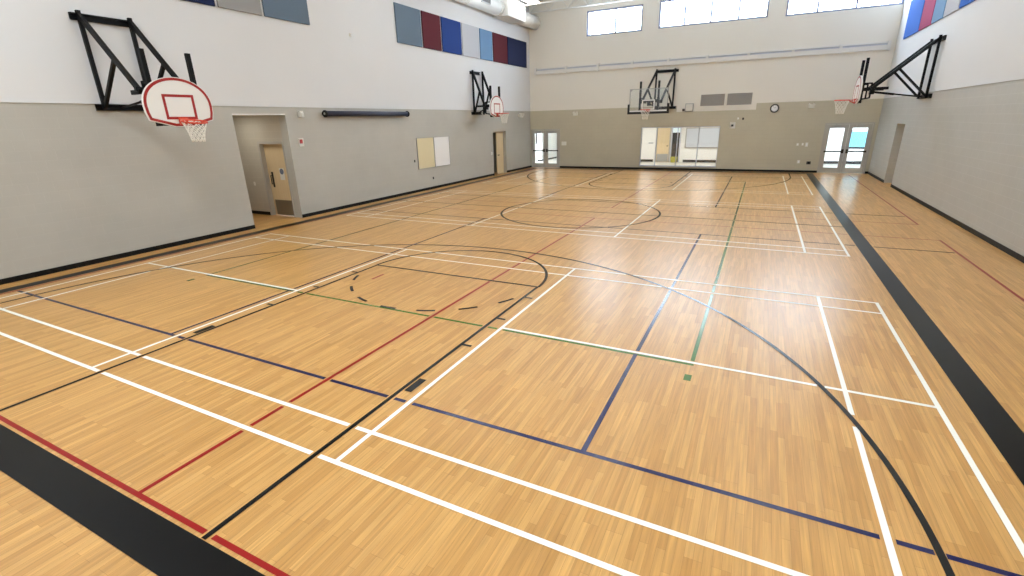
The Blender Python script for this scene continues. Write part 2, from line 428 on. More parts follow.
GAP = 0.022
def cut(line):
    fam, m, d, c, a, b, w = line; p = PRI[m]; rem = []
    for f2, m2, d2, c2, a2, b2, w2 in lines:
        if PRI[m2] <= p or d2 == d: continue
        if a2 - 0.01 <= c <= b2 + 0.01: rem.append((c2 - w2 / 2 - GAP, c2 + w2 / 2 + GAP))
    for f2, m2, cx, cy, R, t0, t1, w2 in arcs:
        if PRI[m2] <= p: continue
        o = (c - cy) if d == 'x' else (c - cx)
        if abs(o) >= R - 0.03: continue
        h = math.sqrt(R * R - o * o)
        for sgn in (-1, 1):
            u = sgn * h
            t = math.atan2(o, u) if d == 'x' else math.atan2(u, o)
            t = t % (2 * PI)
            if not any(t0 - 0.001 <= t + q <= t1 + 0.001 for q in (-2 * PI, 0, 2 * PI)): continue
            hw = (w2 / 2 + 0.006) / max(0.2, h / R)
            ctr = (cx if d == 'x' else cy) + u
            rem.append((ctr - hw, ctr + hw))
    segs = [(a, b)]
    for r0, r1 in rem:
        ns = []
        for s0, s1 in segs:
            if r1 <= s0 or r0 >= s1: ns.append((s0, s1)); continue
            if r0 > s0 + 0.01: ns.append((s0, r0))
            if r1 < s1 - 0.01: ns.append((r1, s1))
        segs = ns
    return segs
fams = {}
LZ = {'l_border': 0.0040, 'l_black': 0.0040, 'l_white': 0.0033, 'l_red': 0.0026, 'l_blue': 0.0019, 'l_green': 0.0012}
def flat(mb, P, z, mi=0):
    n = len(P)
    mb.add([(x, y, z) for x, y in P], [tuple(range(n))], mi)
for ln in lines:
    fam, m, d, c, a, b, w = ln
    mb = fams.setdefault(fam, (MB(), m))[0]; z = LZ[m]
    if w <= 0.011: continue
    for s0, s1 in cut(ln):
        if d == 'x': flat(mb, [(s0, c - w / 2), (s1, c - w / 2), (s1, c + w / 2), (s0, c + w / 2)], z)
        else: flat(mb, [(c - w / 2, s0), (c + w / 2, s0), (c + w / 2, s1), (c - w / 2, s1)], z + 0.0003)
mbm = fams['red floor mark in the near key'][0]
flat(mbm, [(-6.18, 6.35), (-6.13, 6.35), (-6.13, 6.67), (-6.18, 6.67)], LZ['l_red'])
for fam, m, cx, cy, R, t0, t1, w in arcs:
    mb = fams.setdefault(fam, (MB(), m))[0]; n = max(4, int(abs(t1 - t0) * R / 0.09)); z = LZ[m] + 0.0006
    for i in range(n):
        a, b = t0 + (t1 - t0) * i / n, t0 + (t1 - t0) * (i + 1) / n
        flat(mb, [(cx + q * math.cos(t), cy + q * math.sin(t)) for q, t in ((R - w / 2, a), (R + w / 2, a), (R + w / 2, b), (R - w / 2, b))], z)
for fam, (mb, m) in fams.items():
    o = mb.build('court_line', M[m], floor); o['label'] = fam + ' painted on the floor'

# ------------------------------------------------------------------ windows of the far wall
def window(name, W, mull, lab, fr=0.085, depth=(0.04, 0.16)):
    x0, x1, z0, z1 = W; y0, y1 = FW + depth[0], FW + depth[1]
    mb = MB()
    mb.box(x0, x1, y0, y1, z0, z0 + fr); mb.box(x0, x1, y0, y1, z1 - fr, z1)
    mb.box(x0, x0 + fr, y0, y1, z0 + fr, z1 - fr); mb.box(x1 - fr, x1, y0, y1, z0 + fr, z1 - fr)
    for m in mull: mb.box(m - fr / 2, m + fr / 2, y0, y1, z0 + fr, z1 - fr)
    o = mb.build(name, M['win_frame' if z0 < 1 else 'clerestory'], bevel=0.004); struct(o, lab, 'window')
    cuts = [x0 + fr] + [q for m in mull for q in (m - fr / 2, m + fr / 2)] + [x1 - fr]
    ym = (y0 + y1) / 2
    for a, b in zip(cuts[::2], cuts[1::2]):
        MB().box(a, b, ym - 0.006, ym + 0.006, z0 + fr, z1 - fr).build('pane', M['glass'], o)
    return o
window('window_1', W1, [-7.68], 'two pane high window at the left of the far wall')
window('window_2', W2, [-4.19, -2.96, -1.73], 'four pane high window in the middle of the far wall')
window('window_3', W3, [1.50, 2.95], 'wide high window at the right end of the far wall')
window('window_4', OBS, [-5.15, -4.05, -3.0], 'low four pane observation window into the corridor', 0.035)
struct(MB().box(OBS[0], OBS[1], FW - 0.03, FW + 0.04, OBS[2] - 0.03, OBS[2]).build('trim_sill', M['win_frame']), 'white sill under the observation window', 'sill')

# ------------------------------------------------------------------ rooms seen through the glass
RB = FW + TH          # back of the far wall
YE, YM, YW = 33.1, 32.9, 37.0
def corridor(x0, x1, YB, nm):
    struct(MB().box(x0, x1, RB, YB, -0.1, 0.0).build('floor_' + nm, M['room_floor']), 'pale floor of the ' + nm + ' corridor space', 'floor')
    struct(MB().box(x0, x1, YB, YB + 0.1, 0, 2.7).build('wall_' + nm, M['room_white']), 'white back wall of the ' + nm + ' corridor space', 'wall')
    struct(MB().box(x0 - 0.1, x0, RB, YB + 0.1, 0, 2.7).build('wall_' + nm + '_left', M['room_white']), 'white left side wall of the ' + nm + ' corridor space', 'wall')
    struct(MB().box(x1, x1 + 0.1, RB, YB + 0.1, 0, 2.7).build('wall_' + nm + '_right', M['room_white']), 'white right side wall of the ' + nm + ' corridor space', 'wall')
    struct(MB().box(x0 - 0.1, x1 + 0.1, RB, YB + 0.1, 2.7, 2.8).build('ceiling_' + nm, M['room_white']), 'white ceiling of the ' + nm + ' corridor space', 'ceiling')
corridor(-16.6, -10.3, YW, 'west'); corridor(-8.6, -0.4, YM, 'middle'); corridor(2.0, 7.2, YE, 'east')
struct(MB().box(-16.6, -13.88, 32.4, YW, 0, 2.7).build('wall_west_block', M['room_white']), 'white wall corner in the west corridor space', 'wall')
def area(name, loc, sx, sy, e, c=(1, 1, 1), rot=(0, 0, 0)):
    l = bpy.data.lights.new(name, 'AREA'); l.shape = 'RECTANGLE'; l.size = sx; l.size_y = sy; l.energy = e; l.color = c
    o = bpy.data.objects.new(name, l); o.location = loc; o.rotation_euler = rot; col.objects.link(o); return o
E_COR = 60
for x, y, e in ((-13.4, 30.2, .3), (-12.0, 34.2, .3), (-6.3, 30.6, 1.2), (-2.8, 30.6, 1.2), (4.4, 30.6, .33)):
    area('corridor_lamp', (x, y, 2.66), 1.2, 0.6, E_COR * e, (1, 0.99, 0.96))
base('baseboard_middle', 'y', YM - 0.012, YM, [(-8.6, -6.2), (-4.34, -0.4)], 'black baseboard of the corridor behind the observation window', 0.15)
base('baseboard_east', 'y', YE - 0.012, YE, [(2.0, 7.2)], 'black baseboard of the corridor behind the right double doors', 0.15)
base('baseboard_west', 'y', 32.388, 32.4, [(-14.2, -13.88)], 'black baseboard on the wall corner behind the left double doors')
base('baseboard_west_side', 'x', -13.88, -13.868, [(32.4, YW)], 'black baseboard along the wall behind the left double doors')

# things in the middle corridor
def flat_door(name, x0, x1, y, zt, lab, kick=0.5, knob=True, side=1):
    d = empty(name, ((x0 + x1) / 2, y, 0)); tag(d, lab, 'door'); hw = (x1 - x0) / 2
    mb = MB(); mb.box(-hw - 0.07, -hw, -0.06, 0, 0, zt + 0.07); mb.box(hw, hw + 0.07, -0.06, 0, 0, zt + 0.07); mb.box(-hw, hw, -0.06, 0, zt, zt + 0.07)
    mb.build('frame', M['door_frame'], d)
    lf = MB().box(-hw, hw, -0.045, 0, 0.005, zt).build('leaf', M['wood'], d)
    MB().box(-hw + 0.03, hw - 0.03, -0.05, -0.045, 0.02, kick).build('kick_plate', M['alu'], d)
    MB().tube((side * (hw - 0.1), -0.045, 1.0), (side * (hw - 0.1), -0.1, 1.0), 0.03, 10).box(side * (hw - 0.1) - 0.06, side * (hw - 0.1) + 0.06, -0.11, -0.09, 0.985, 1.015).build('handle', M['dark_metal'], d)
    return d
flat_door('corridor_door', -6.0, -5.25, YM, 2.09, 'birch door with grey kick plate behind the observation window', 0.5)
# dark doorway with a lit strip over it
d = empty('corridor_doorway', (-4.86, YM, 0)); tag(d, 'narrow dark doorway with a pale light strip above, seen through the observation window', 'doorway')
MB().box(-0.22, 0.22, -0.02, 0, 0.0, 1.80).build('opening', M['void'], d)  # flat dark sheet paints the unlit depth of the doorway
MB().box(-0.22, 0.22, -0.02, 0, 1.81, 2.07).build('transom', M['transom'], d)
mb = MB().box(-0.29, -0.22, -0.05, 0, 0, 2.13).box(0.22, 0.29, -0.05, 0, 0, 2.13).box(-0.22, 0.22, -0.05, 0, 2.07, 2.13); mb.build('frame', M['win_frame'], d)
bk = MB().prism([(-0.17, 0), (0.17, 0), (0.2, 0.32), (-0.2, 0.32)], -0.34, -0.06).box(-0.21, 0.21, -0.35, -0.05, 0.3, 0.335)
o = bk.build('floor_bin', M['yellow']); o.location = (-4.86, YM, 0); tag(o, 'yellow green tub at the foot of the dark doorway', 'tub')
# whiteboard in that corridor
w = empty('corridor_whiteboard', (-2.62, YM, 0.87)); tag(w, 'large grey framed whiteboard on the corridor wall behind the observation window', 'whiteboard')
MB().box(-1.62, 1.62, -0.02, 0, 0.06, 1.16).build('panel', mat('pale_blue_board', rgb(205, 212, 222), 0.3), w)
MB().box(-1.68, -1.62, -0.035, 0, 0, 1.2).box(1.62, 1.68, -0.035, 0, 0, 1.2).box(-1.62, 1.62, -0.035, 0, 1.16, 1.2).box(-1.62, 1.62, -0.035, 0, 0, 0.06).build('frame', M['alu'], w)
MB().box(-1.5, 1.5, -0.09, -0.035, 0.0, 0.03).build('tray', M['alu'], w)
s = MB().box(-0.15, 0.15, -0.02, 0, -0.04, 0.04).build('wall_sign', mat('light_grey_sign', rgb(180, 182, 186), 0.5)); s.location = (-6.4, YM, 1.18)
tag(s, 'small grey sign on the white corridor wall behind the window', 'sign')
# west corridor: wooden door edge
flat_door('corridor_door', -15.3, -14.38, 32.4, 2.05, 'birch door edge behind the left glass double doors', 0.2, False)
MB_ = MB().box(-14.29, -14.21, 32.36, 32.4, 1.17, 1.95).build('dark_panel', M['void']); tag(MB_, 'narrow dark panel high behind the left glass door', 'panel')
# east corridor: bright blue window
w = empty('corridor_window', (4.84, YE, 0.86)); tag(w, 'bright cyan corridor window behind the right glass door', 'window')
MB().box(-0.52, 0.56, -0.03, 0, 0.06, 0.86).build('pane', M['screen'], w)
MB().box(-0.6, 0.64, -0.05, 0, -0.04, 0.06).build('sill', M['void'], w)
MB().box(-0.6, -0.52, -0.04, 0, 0.06, 0.92).box(0.56, 0.64, -0.04, 0, 0.06, 0.92).box(-0.52, 0.56, -0.04, 0, 0.86, 0.92).build('frame', M['win_frame'], w)

# ------------------------------------------------------------------ glass double doors
def double_door(name, D, lab):
    x0, x1, _, z1 = D
    root = MB(); fr = 0.06; y0, y1 = FW - 0.02, FW + 0.13
    root.box(x0, x0 + fr, y0, y1, 0, z1); root.box(x1 - fr, x1, y0, y1, 0, z1); root.box(x0 + fr, x1 - fr, y0, y1, z1 - fr, z1)
    o = root.build(name, M['door_frame']); struct(o, lab, 'door')
    xm = (x0 + x1) / 2
    for s in (-1, 1):
        a, b = (x0 + fr + 0.005, xm - 0.004) if s < 0 else (xm + 0.004, x1 - fr - 0.005)
        st, y = 0.15, FW + 0.02
        mb = MB(); t = 0.045
        mb.box(a, a + st, y, y + t, 0.01, z1 - fr - 0.005); mb.box(b - st, b, y, y + t, 0.01, z1 - fr - 0.005)
        mb.box(a + st, b - st, y, y + t, 0.01, 0.25); mb.box(a + st, b - st, y, y + t, z1 - fr - 0.17, z1 - fr - 0.005)
        lf = mb.build('leaf', M['door_frame'], o, 0.004)
        MB().box(a + st, b - st, y + 0.018, y + 0.028, 0.25, z1 - fr - 0.17).build('glass_pane', M['glass'], lf)
        pb = MB().tube((a + 0.06, y - 0.06, 1.0), (b - 0.06, y - 0.06, 1.0), 0.03, 8)
        hx = b - 0.09 if s < 0 else a + 0.09; ox = a + 0.09 if s < 0 else b - 0.09
        pb.box(hx - 0.05, hx + 0.05, y - 0.07, y, 0.92, 1.1); pb.box(ox - 0.03, ox + 0.03, y - 0.07, y, 0.96, 1.04)
        pb.build('panic_bar', M['dark_metal'], lf)
        cx = (a + b) / 2
        MB().box(cx - 0.16, cx + 0.16, y - 0.06, y, z1 - 0.17, z1 - 0.1).bar((cx + 0.1, y - 0.04, z1 - 0.09), (cx - 0.1, y - 0.1, z1 - 0.06), 0.025, 0.015).build('closer', M['alu'], lf)
    return o
double_door('door_1', DBL, 'grey glazed double doors at the left end of the far wall')
double_door('door_2', DBR, 'grey glazed double doors at the right end of the far wall')

# ------------------------------------------------------------------ alcove in the left wall
wall('wall_alcove', 'y', ALC[1], ALC[1] + 0.3, -15.9, LW - TH, 0, 3.27, [(-14.06, -12.96, 0, 2.27)], [M['block_alcove']], None, 'block side wall of the alcove holding the washroom door')
struct(MB().box(-15.9, LW - TH, ALC[0] - 0.15, ALC[0], 0, 3.27).build('wall_alcove_near', M['block_alcove']), 'near side wall of the alcove', 'wall')
struct(MB().box(-16.1, -15.9, ALC[0] - 0.15, ALC[1] + 0.3, 0, 3.27).build('wall_alcove_back', M['block_left']), 'back wall of the alcove', 'wall')
struct(MB().box(-15.9, LW - TH, ALC[0], ALC[1], 3.12, 3.27).build('ceiling_alcove', M['ceiling']), 'ceiling of the alcove', 'ceiling')
base('baseboard_alcove', 'y', ALC[1] - 0.012, ALC[1], [(-15.9, -14.10)], 'black rubber baseboard inside the alcove')
area('alcove_fill', (-14.3, 9.5, 3.10), 0.9, 0.5, 15, (1, 0.95, 0.86))  # unseen fill light added to brighten the alcove
# washroom door
d3 = MB(); y0 = ALC[1]
d3.box(-14.10, -14.02, y0 - 0.02, y0 + 0.2, 0, 2.31); d3.box(-12.99, -12.953, y0 - 0.02, y0 + 0.2, 0, 2.31); d3.box(-14.02, -12.99, y0 - 0.02, y0 + 0.2, 2.23, 2.31)
d3 = struct(d3.build('door_3', M['door_frame']), 'birch washroom door with kick plate inside the alcove of the left wall', 'door')
lf = MB().box(-14.02, -12.99, y0 + 0.12, y0 + 0.165, 0.005, 2.23).build('leaf', M['wood'], d3)
MB().box(-13.93, -13.02, y0 + 0.115, y0 + 0.12, 0.02, 0.5).build('kick_plate', M['kick'], lf)
MB().box(-13.88, -13.80, y0 + 0.113, y0 + 0.12, 0.9, 1.38).tube((-13.84, y0 + 0.05, 1.0), (-13.84, y0 + 0.05, 1.28), 0.014, 8).bar((-13.84, y0 + 0.05, 1.01), (-13.84, y0 + 0.12, 1.01), 0.02, 0.02).bar((-13.84, y0 + 0.05, 1.27), (-13.84, y0 + 0.12, 1.27), 0.02, 0.02).build('pull_handle', M['dark_metal'], lf)
MB().disc((-13.38, y0 + 0.12, 1.40), 0.09, (0, -1, 0), 0.008).build('round_sign', M['sign_blue'], lf)
MB().box(-13.48, -13.28, y0 + 0.114, y0 + 0.12, 1.14, 1.50).build('plaque', M['white_plastic'], lf)
struct(MB().box(LW - TH, LW + 0.004, ALC[0] + 0.001, ALC[1] - 0.001, 3.05, 3.085).build('trim_lintel', M['steel_white']), 'white steel lintel over the alcove', 'trim')
# plate on the alcove wall
o = MB().box(-0.04, 0.04, -0.01, 0, -0.06, 0.06).build('switch_plate', M['white_plastic']); o.location = (-14.62, ALC[1], 1.0)
tag(o, 'small pale switch plate on the alcove wall left of the washroom door', 'switch')

# far door recess of the left wall
REC = 0.62
struct(MB().box(LW - REC - 0.9, LW - TH, LDR[0] - 0.2, LDR[0], 0, 2.6).build('wall_recess_near', M['block_alcove']), 'near side wall of the far door recess in the left wall', 'wall')
struct(MB().box(LW - REC - 0.9, LW - TH, LDR[1], LDR[1] + 0.2, 0, 2.6).build('wall_recess_far', M['block_alcove']), 'far side wall of the far door recess in the left wall', 'wall')
struct(MB().box(LW - REC - 0.9, LW - TH, LDR[0], LDR[1], 2.23, 2.4).build('ceiling_recess', M['ceiling']), 'soffit of the far door recess in the left wall', 'ceiling')
struct(MB().box(LW - REC - 1.0, LW - REC - 0.9, LDR[0] - 0.2, LDR[1] + 0.2, 0, 2.6).build('wall_recess_back', M['void']), 'dark space behind the far door of the left wall', 'wall')  # near-black colour stands for the unlit room beyond
xr = LW - 0.12
d4 = MB().box(xr - 0.12, xr, LDR[0], LDR[0] + 0.05, 0, 2.23).box(xr - 0.12, xr, LDR[1] - 0.05, LDR[1], 0, 2.23).box(xr - 0.12, xr, LDR[0] + 0.05, LDR[1] - 0.05, 2.18, 2.23).build('door_4', M['door_frame'])
struct(d4, 'half open birch door in the far recess of the left wall', 'door')
lf = MB().box(xr - 0.09, xr - 0.045, LDR[0] + 0.67, LDR[1] - 0.05, 0.005, 2.18).build('leaf', M['wood'], d4)
MB().tube((xr - 0.045, LDR[0] + 0.77, 1.0), (xr + 0.03, LDR[0] + 0.77, 1.0), 0.02, 8).box(xr + 0.015, xr + 0.03, LDR[0] + 0.75, LDR[0] + 0.89, 0.985, 1.015).build('handle', M['dark_metal'], lf)

# right wall doorway
struct(MB().box(RW + TH, RW + 0.9, RDR[0] - 0.2, RDR[0], 0, 2.6).build('wall_passage_near', M['block_alcove']), 'near side wall of the doorway in the right wall', 'wall')
struct(MB().box(RW + TH, RW + 0.9, RDR[1], RDR[1] + 0.2, 0, 2.6).build('wall_passage_far', M['block_alcove']), 'far side wall of the doorway in the right wall', 'wall')
struct(MB().box(RW + TH, RW + 0.9, RDR[0], RDR[1], 2.27, 2.4).build('ceiling_passage', M['ceiling']), 'soffit of the doorway in the right wall', 'ceiling')
d5 = MB().box(RW + 0.42, RW + 0.54, RDR[0], RDR[0] + 0.05, 0, 2.27).box(RW + 0.42, RW + 0.54, RDR[1] - 0.05, RDR[1], 0, 2.27).box(RW + 0.42, RW + 0.54, RDR[0] + 0.05, RDR[1] - 0.05, 2.22, 2.27).build('door_5', M['door_frame'])
struct(d5, 'birch door set back in the right wall', 'door')
lf = MB().box(RW + 0.46, RW + 0.505, RDR[0] + 0.05, RDR[1] - 0.05, 0.005, 2.22).build('leaf', M['wood'], d5)
MB().tube((RW + 0.46, RDR[0] + 0.16, 1.0), (RW + 0.4, RDR[0] + 0.16, 1.0), 0.02, 8).box(RW + 0.39, RW + 0.405, RDR[0] + 0.14, RDR[0] + 0.28, 0.985, 1.015).build('handle', M['dark_metal'], lf)

# ------------------------------------------------------------------ acoustic panels
def panel(wall_x, out, y0, y1, m, lab, grp, z0=5.6, z1=6.92):
    x0, x1 = wall_x, wall_x + out * 0.05
    o = MB().box(-0.025, 0.025, -(y1 - y0) / 2, (y1 - y0) / 2, -(z1 - z0) / 2, (z1 - z0) / 2).build('acoustic_panel', M[m], None, 0.008)
    o.location = ((x0 + x1) / 2, (y0 + y1) / 2, (z0 + z1) / 2)
    tag(o, lab, 'wall panel', grp)
G1, G2, G3 = 'acoustic panels over the near left basket', 'acoustic panels over the far left basket', 'acoustic panels high on the right wall'
panel(LW, 1, 7.38, 8.85, 'f_navy', 'navy acoustic panel on the left wall beside the near grey panel', G1)
panel(LW, 1, 8.93, 10.17, 'f_mid', 'grey acoustic panel on the left wall between navy and slate panels', G1)
panel(LW, 1, 10.25, 11.79, 'f_slate', 'slate blue acoustic panel on the left wall at the end of the near group', G1)
panel(LW, 1, 15.87, 17.40, 'f_slate', 'slate blue acoustic panel on the left wall beginning the far row', G2)
panel(LW, 1, 17.49, 18.75, 'f_maroon', 'maroon acoustic panel on the left wall beside the slate blue one', G2)
panel(LW, 1, 18.85, 20.35, 'f_blue', 'royal blue acoustic panel on the left wall right of the wider maroon one', G2)
panel(LW, 1, 20.45, 21.95, 'f_grey', 'light grey acoustic panel on the left wall in the far row over the basket', G2)
panel(LW, 1, 22.05, 23.25, 'f_sky', 'pale blue acoustic panel on the left wall between grey and maroon', G2)
panel(LW, 1, 23.36, 24.90, 'f_maroon', 'maroon acoustic panel on the left wall beside the last navy one', G2)
panel(LW, 1, 24.98, 27.30, 'f_navy', 'navy acoustic panel on the left wall against the far corner', G2)
zr0, zr1 = 5.45, 6.8
panel(RW, -1, 24.08, 26.3, 'f_glare_blue', 'glare lightened blue acoustic panel on the right wall nearest the far corner', G3, zr0, zr1)
panel(RW, -1, 22.52, 24.0, 'f_rose', 'rose red acoustic panel on the right wall', G3, zr0, zr1)
panel(RW, -1, 21.22, 22.44, 'f_sky', 'pale blue acoustic panel on the right wall beside the rose red one', G3, zr0, zr1)
panel(RW, -1, 19.78, 21.14, 'f_grey', 'light grey acoustic panel on the right wall', G3, zr0, zr1)
panel(RW, -1, 18.15, 19.70, 'f_glare_blue', 'blue acoustic panel on the right wall beside the light grey one', G3, zr0, zr1)

# ------------------------------------------------------------------ basketball hoops
def fan_outline(hw, h, k=1.0):
    """(x, z) outline of a fan-shaped board, bottom edge at z=0, scaled by k about its middle"""
    P = [(-0.16, 0.0), (0.16, 0.0), (hw * 0.93, h * 0.13), (hw * 0.985, h * 0.28)]
    n = 26
    for i in range(n + 1):
        a = PI * i / n
        P.append((hw * math.cos(a), h * 0.42 + h * 0.58 * (math.sin(a) ** 0.92 if 0 < i < n else 0)))
    P += [(-hw * 0.985, h * 0.28), (-hw * 0.93, h * 0.13)]
    return P
def inset(P, d):
    """the outline moved inward by d"""
    n = len(P); out = []
    for i in range(n):
        p0, p1, p2 = P[i - 1], P[i], P[(i + 1) % n]
        def nrm(a, b):
            dx, dz = b[0] - a[0], b[1] - a[1]; l = math.hypot(dx, dz) or 1e-9
            return (-dz / l, dx / l)
        n1, n2 = nrm(p0, p1), nrm(p1, p2); mx, mz = n1[0] + n2[0], n1[1] + n2[1]; l = math.hypot(mx, mz) or 1e-9
        mx, mz = mx / l, mz / l; c = max(0.5, mx * n1[0] + mz * n1[1])
        out.append((p1[0] + mx * d / c, p1[1] + mz * d / c))
    return out

def net_mesh(cx, cy, z0):
    mb = MB(); n, rows = 10, 6
    def P(i, r):
        t = r / rows; R = 0.222 * (1 - t) + 0.115 * t + 0.012 * math.sin(PI * t) * -1
        a = 2 * PI * (i + 0.5 * (r % 2)) / n
        return (cx + R * math.cos(a), cy + R * math.sin(a), z0 - 0.015 - 0.43 * t)
    for r in range(rows):
        for i in range(n):
            if r % 2 == 0: q = ((i, r + 1), (i - 1, r + 1))
            else: q = ((i, r + 1), (i + 1, r + 1))
            for e in q: mb.tube(P(i, r), P(*e), 0.0075, 5)
    return mb

def hoop(loc, rz, d, zb, lab, grp, kind='fan', zt=4.95, zl=3.2, rail=(-0.6, 0.6), rim_z=None, skew=0.0, h=0.92, droop=0.0, yj=None):
    """wall-mounted basket. local +Y points out from the wall, local X runs along it, z is world height.
    d: distance of the board face from the wall, zb: height of the board's lower edge,
    skew: sideways drift of the arms per metre out from the wall."""
    r = empty('basketball_hoop', loc, rz); tag(r, lab, 'basketball hoop', grp)
    K = M['black_steel']; U = 0.462
    rim_z = rim_z or zb + 0.12
    def P(mb, name, m=K, bev=0.0, par=None):
        mb.v = [(x + skew * y, y, z) for x, y, z in mb.v]
        return mb.build(name, m, par or r, bev)
    for z in (zt, zl):
        a, b = rail
        P(MB().box(a, b, 0, 0.02, z - 0.065, z + 0.065).box(a, b, 0.0, 0.06, z + 0.045, z + 0.065).box(a, b, 0.0, 0.06, z - 0.065, z - 0.045), 'wall_rail')
    yj = yj or d - 0.5; zj = 3.48                     # where the diagonal arms end
    ym, zm = 0.09 + (yj - 0.09) * 0.60, zt - (zt - zj) * 0.60
    for s in (-1, 1):
        P(MB().bar((s * U, 0.085, zl - 0.06), (s * U, 0.085, zt + 0.11), 0.07, 0.07), 'upright')
        P(MB().bar((s * U, 0.09, zt + 0.02), (s * U, yj + 0.06, zj - 0.05), 0.07, 0.09), 'diagonal_arm')
        P(MB().bar((s * U, 0.12, zl + 0.02), (s * U, ym, zm), 0.065, 0.065), 'brace')
    P(MB().bar((-U - 0.06, yj, zj), (U + 0.06, yj, zj), 0.08, 0.08), 'cross_tube')
    for s in (-1, 1):                                # side frames that carry the masts
        x = s * (U - 0.075); mb = MB()
        mb.bar((x, yj - 0.42, zj - 0.04), (x, d - 0.10, zj - 0.04), 0.06, 0.085)
        mb.bar((x, yj + 0.06, zj + 0.13), (x, d - 0.10, zj + 0.13), 0.045, 0.045)
        mb.bar((x, yj + 0.06, zj + 0.15), (x, yj + 0.06, zb + 0.16), 0.045, 0.045)
        mb.bar((x, yj + 0.06, zb + 0.18), (x, d - 0.10, zb + 0.14), 0.045, 0.045)
        P(mb, 'side_frame')
        P(MB().bar((s * (U - 0.03), d - 0.09, zb + 0.02), (s * (U - 0.03), d - 0.09, zb + 1.40), 0.08, 0.08, up=(0, 1, 0)), 'mast')
    P(MB().bar((-U, d - 0.09, zb + 0.06), (U, d - 0.09, zb + 0.06), 0.07, 0.07), 'lower_bracket')
    P(MB().bar((-U, d - 0.09, zb + 0.55), (U, d - 0.09, zb + 0.55), 0.06, 0.06), 'upper_bracket')
    mb = MB().tube((0.12, 0.08, zl), (0.12, yj - 0.1, zj - 0.13), 0.024, 8).tube((0.12, yj * 0.55, zl + (zj - zl - 0.13) * 0.55), (0.12, yj - 0.1, zj - 0.13), 0.036, 8)
    mb.box(0.05, 0.19, yj - 0.12, yj + 0.02, zj - 0.2, zj - 0.02)
    P(mb, 'height_adjuster')
    if kind == 'fan':
        hw = 0.668; O = [(x, z + zb) for x, z in fan_outline(hw, h)]
        bd = P(MB().prism(O, d - 0.05, d), 'backboard', M['board_white'])
        P(MB().ring(inset(O, 0.012), inset(O, 0.062), d - 0.002, d + 0.003), 'border', M['red_paint'], 0, bd)
        w2, z0, hh = 0.305, rim_z - 0.01, 0.47
        sq = [(-w2, z0), (w2, z0), (w2, z0 + hh), (-w2, z0 + hh)]
        P(MB().ring(sq, inset(sq, 0.05), d - 0.002, d + 0.003), 'target_square', M['red_paint'], 0, bd)
    else:
        hw = 0.915
        O = [(-hw, zb), (hw, zb), (hw, zb + h), (-hw, zb + h)]
        bd = P(MB().prism(inset(O, 0.02), d - 0.015, d), 'backboard', M['board_glass'])
        P(MB().ring(O, inset(O, 0.03), d - 0.03, d + 0.004), 'frame', M['alu'], 0, bd)
        P(MB().box(-hw + 0.03, hw - 0.03, d, d + 0.003, zb + 0.03, zb + 0.085), 'border', M['board_white'], 0, bd)
        w2, z0, hh = 0.305, rim_z, 0.46
        sq = [(-w2, z0), (w2, z0), (w2, z0 + hh), (-w2, z0 + hh)]
        P(MB().ring(sq, inset(sq, 0.052), d, d + 0.004), 'target_square', M['board_white'], 0, bd)
        for s in (-1, 1):
            P(MB().prism([(s * (hw - 0.16), zb + h - 0.015), (s * (hw - 0.015), zb + h - 0.015), (s * (hw - 0.015), zb + h - 0.16)], d - 0.02, d + 0.006), 'corner_plate', M['alu'], 0, bd)
        pd = MB().box(-hw - 0.07, hw + 0.07, d - 0.06, d + 0.03, zb - 0.08, zb + 0.025)
        for s in (-1, 1): pd.box(s * (hw - 0.02), s * (hw + 0.07), d - 0.06, d + 0.03, zb + 0.025, zb + 0.38)
        P(pd, 'edge_pad', M['pad'])
    yr = d + 0.15 + 0.225
    rim = MB().torus((0, yr, rim_z), 0.225, 0.016, 40, 8)
    rim.box(-0.09, 0.09, d, d + 0.17, rim_z - 0.012, rim_z + 0.006)
    for s in (-1, 1): rim.tube((s * 0.08, d + 0.01, rim_z - 0.10), (s * 0.12, d + 0.2, rim_z - 0.012), 0.009, 6)
    for i in range(10):
        a = 2 * PI * i / 10; rim.tube((0.225 * math.cos(a), yr + 0.225 * math.sin(a), rim_z), (0.222 * math.cos(a), yr + 0.222 * math.sin(a), rim_z - 0.03), 0.006, 5)
    nt = net_mesh(0, yr, rim_z)
    t = math.tan(math.radians(droop))
    for q in (rim, nt): q.v = [(x, y, z - max(0.0, y - d) * t * (1.0 if q is rim else max(0.0, 1 - (rim_z - z) / 0.3))) for x, y, z in q.v]
    rim.box(-0.09, 0.09, d, d + 0.012, rim_z - 0.12, rim_z + 0.03)
    P(rim, 'rim', M['rim_orange'])
    P(nt, 'net', M['net'])
    return r
HG = 'wall mounted side baskets with fan shaped boards'
hoop((LW, 6.30, 0), -PI / 2, 2.08, 2.77, 'red bordered fan backboard basket on the left wall nearest the camera', HG, 'fan', 4.91, 3.20, (-0.50, 0.60), 2.92, 0.04, 0.93, 9.0, 1.62)
hoop((LW, 21.60, 0), -PI / 2, 1.08, 2.92, 'red bordered fan backboard basket at the far end of the left wall', HG, 'fan', 4.93, 3.13, (-0.30, 0.60), 3.09, 0.0, 0.98, 0.0, 0.62)
hoop((RW, 21.18, 0), PI / 2, 1.95, 2.98, 'white fan backboard basket seen edge on from the right wall', HG, 'fan', 4.80, 3.15, (-0.75, 0.50), 3.12, -0.13, 0.90, 0.0, 1.55)
hoop((-4.87, FW, 0), PI, 2.7, 2.98, 'clear glass rectangular backboard basket on the far wall', None, 'glass', 4.98, 3.20, (-0.62, 0.50), 3.09, 0.10, 1.07, 0.0, 2.25)

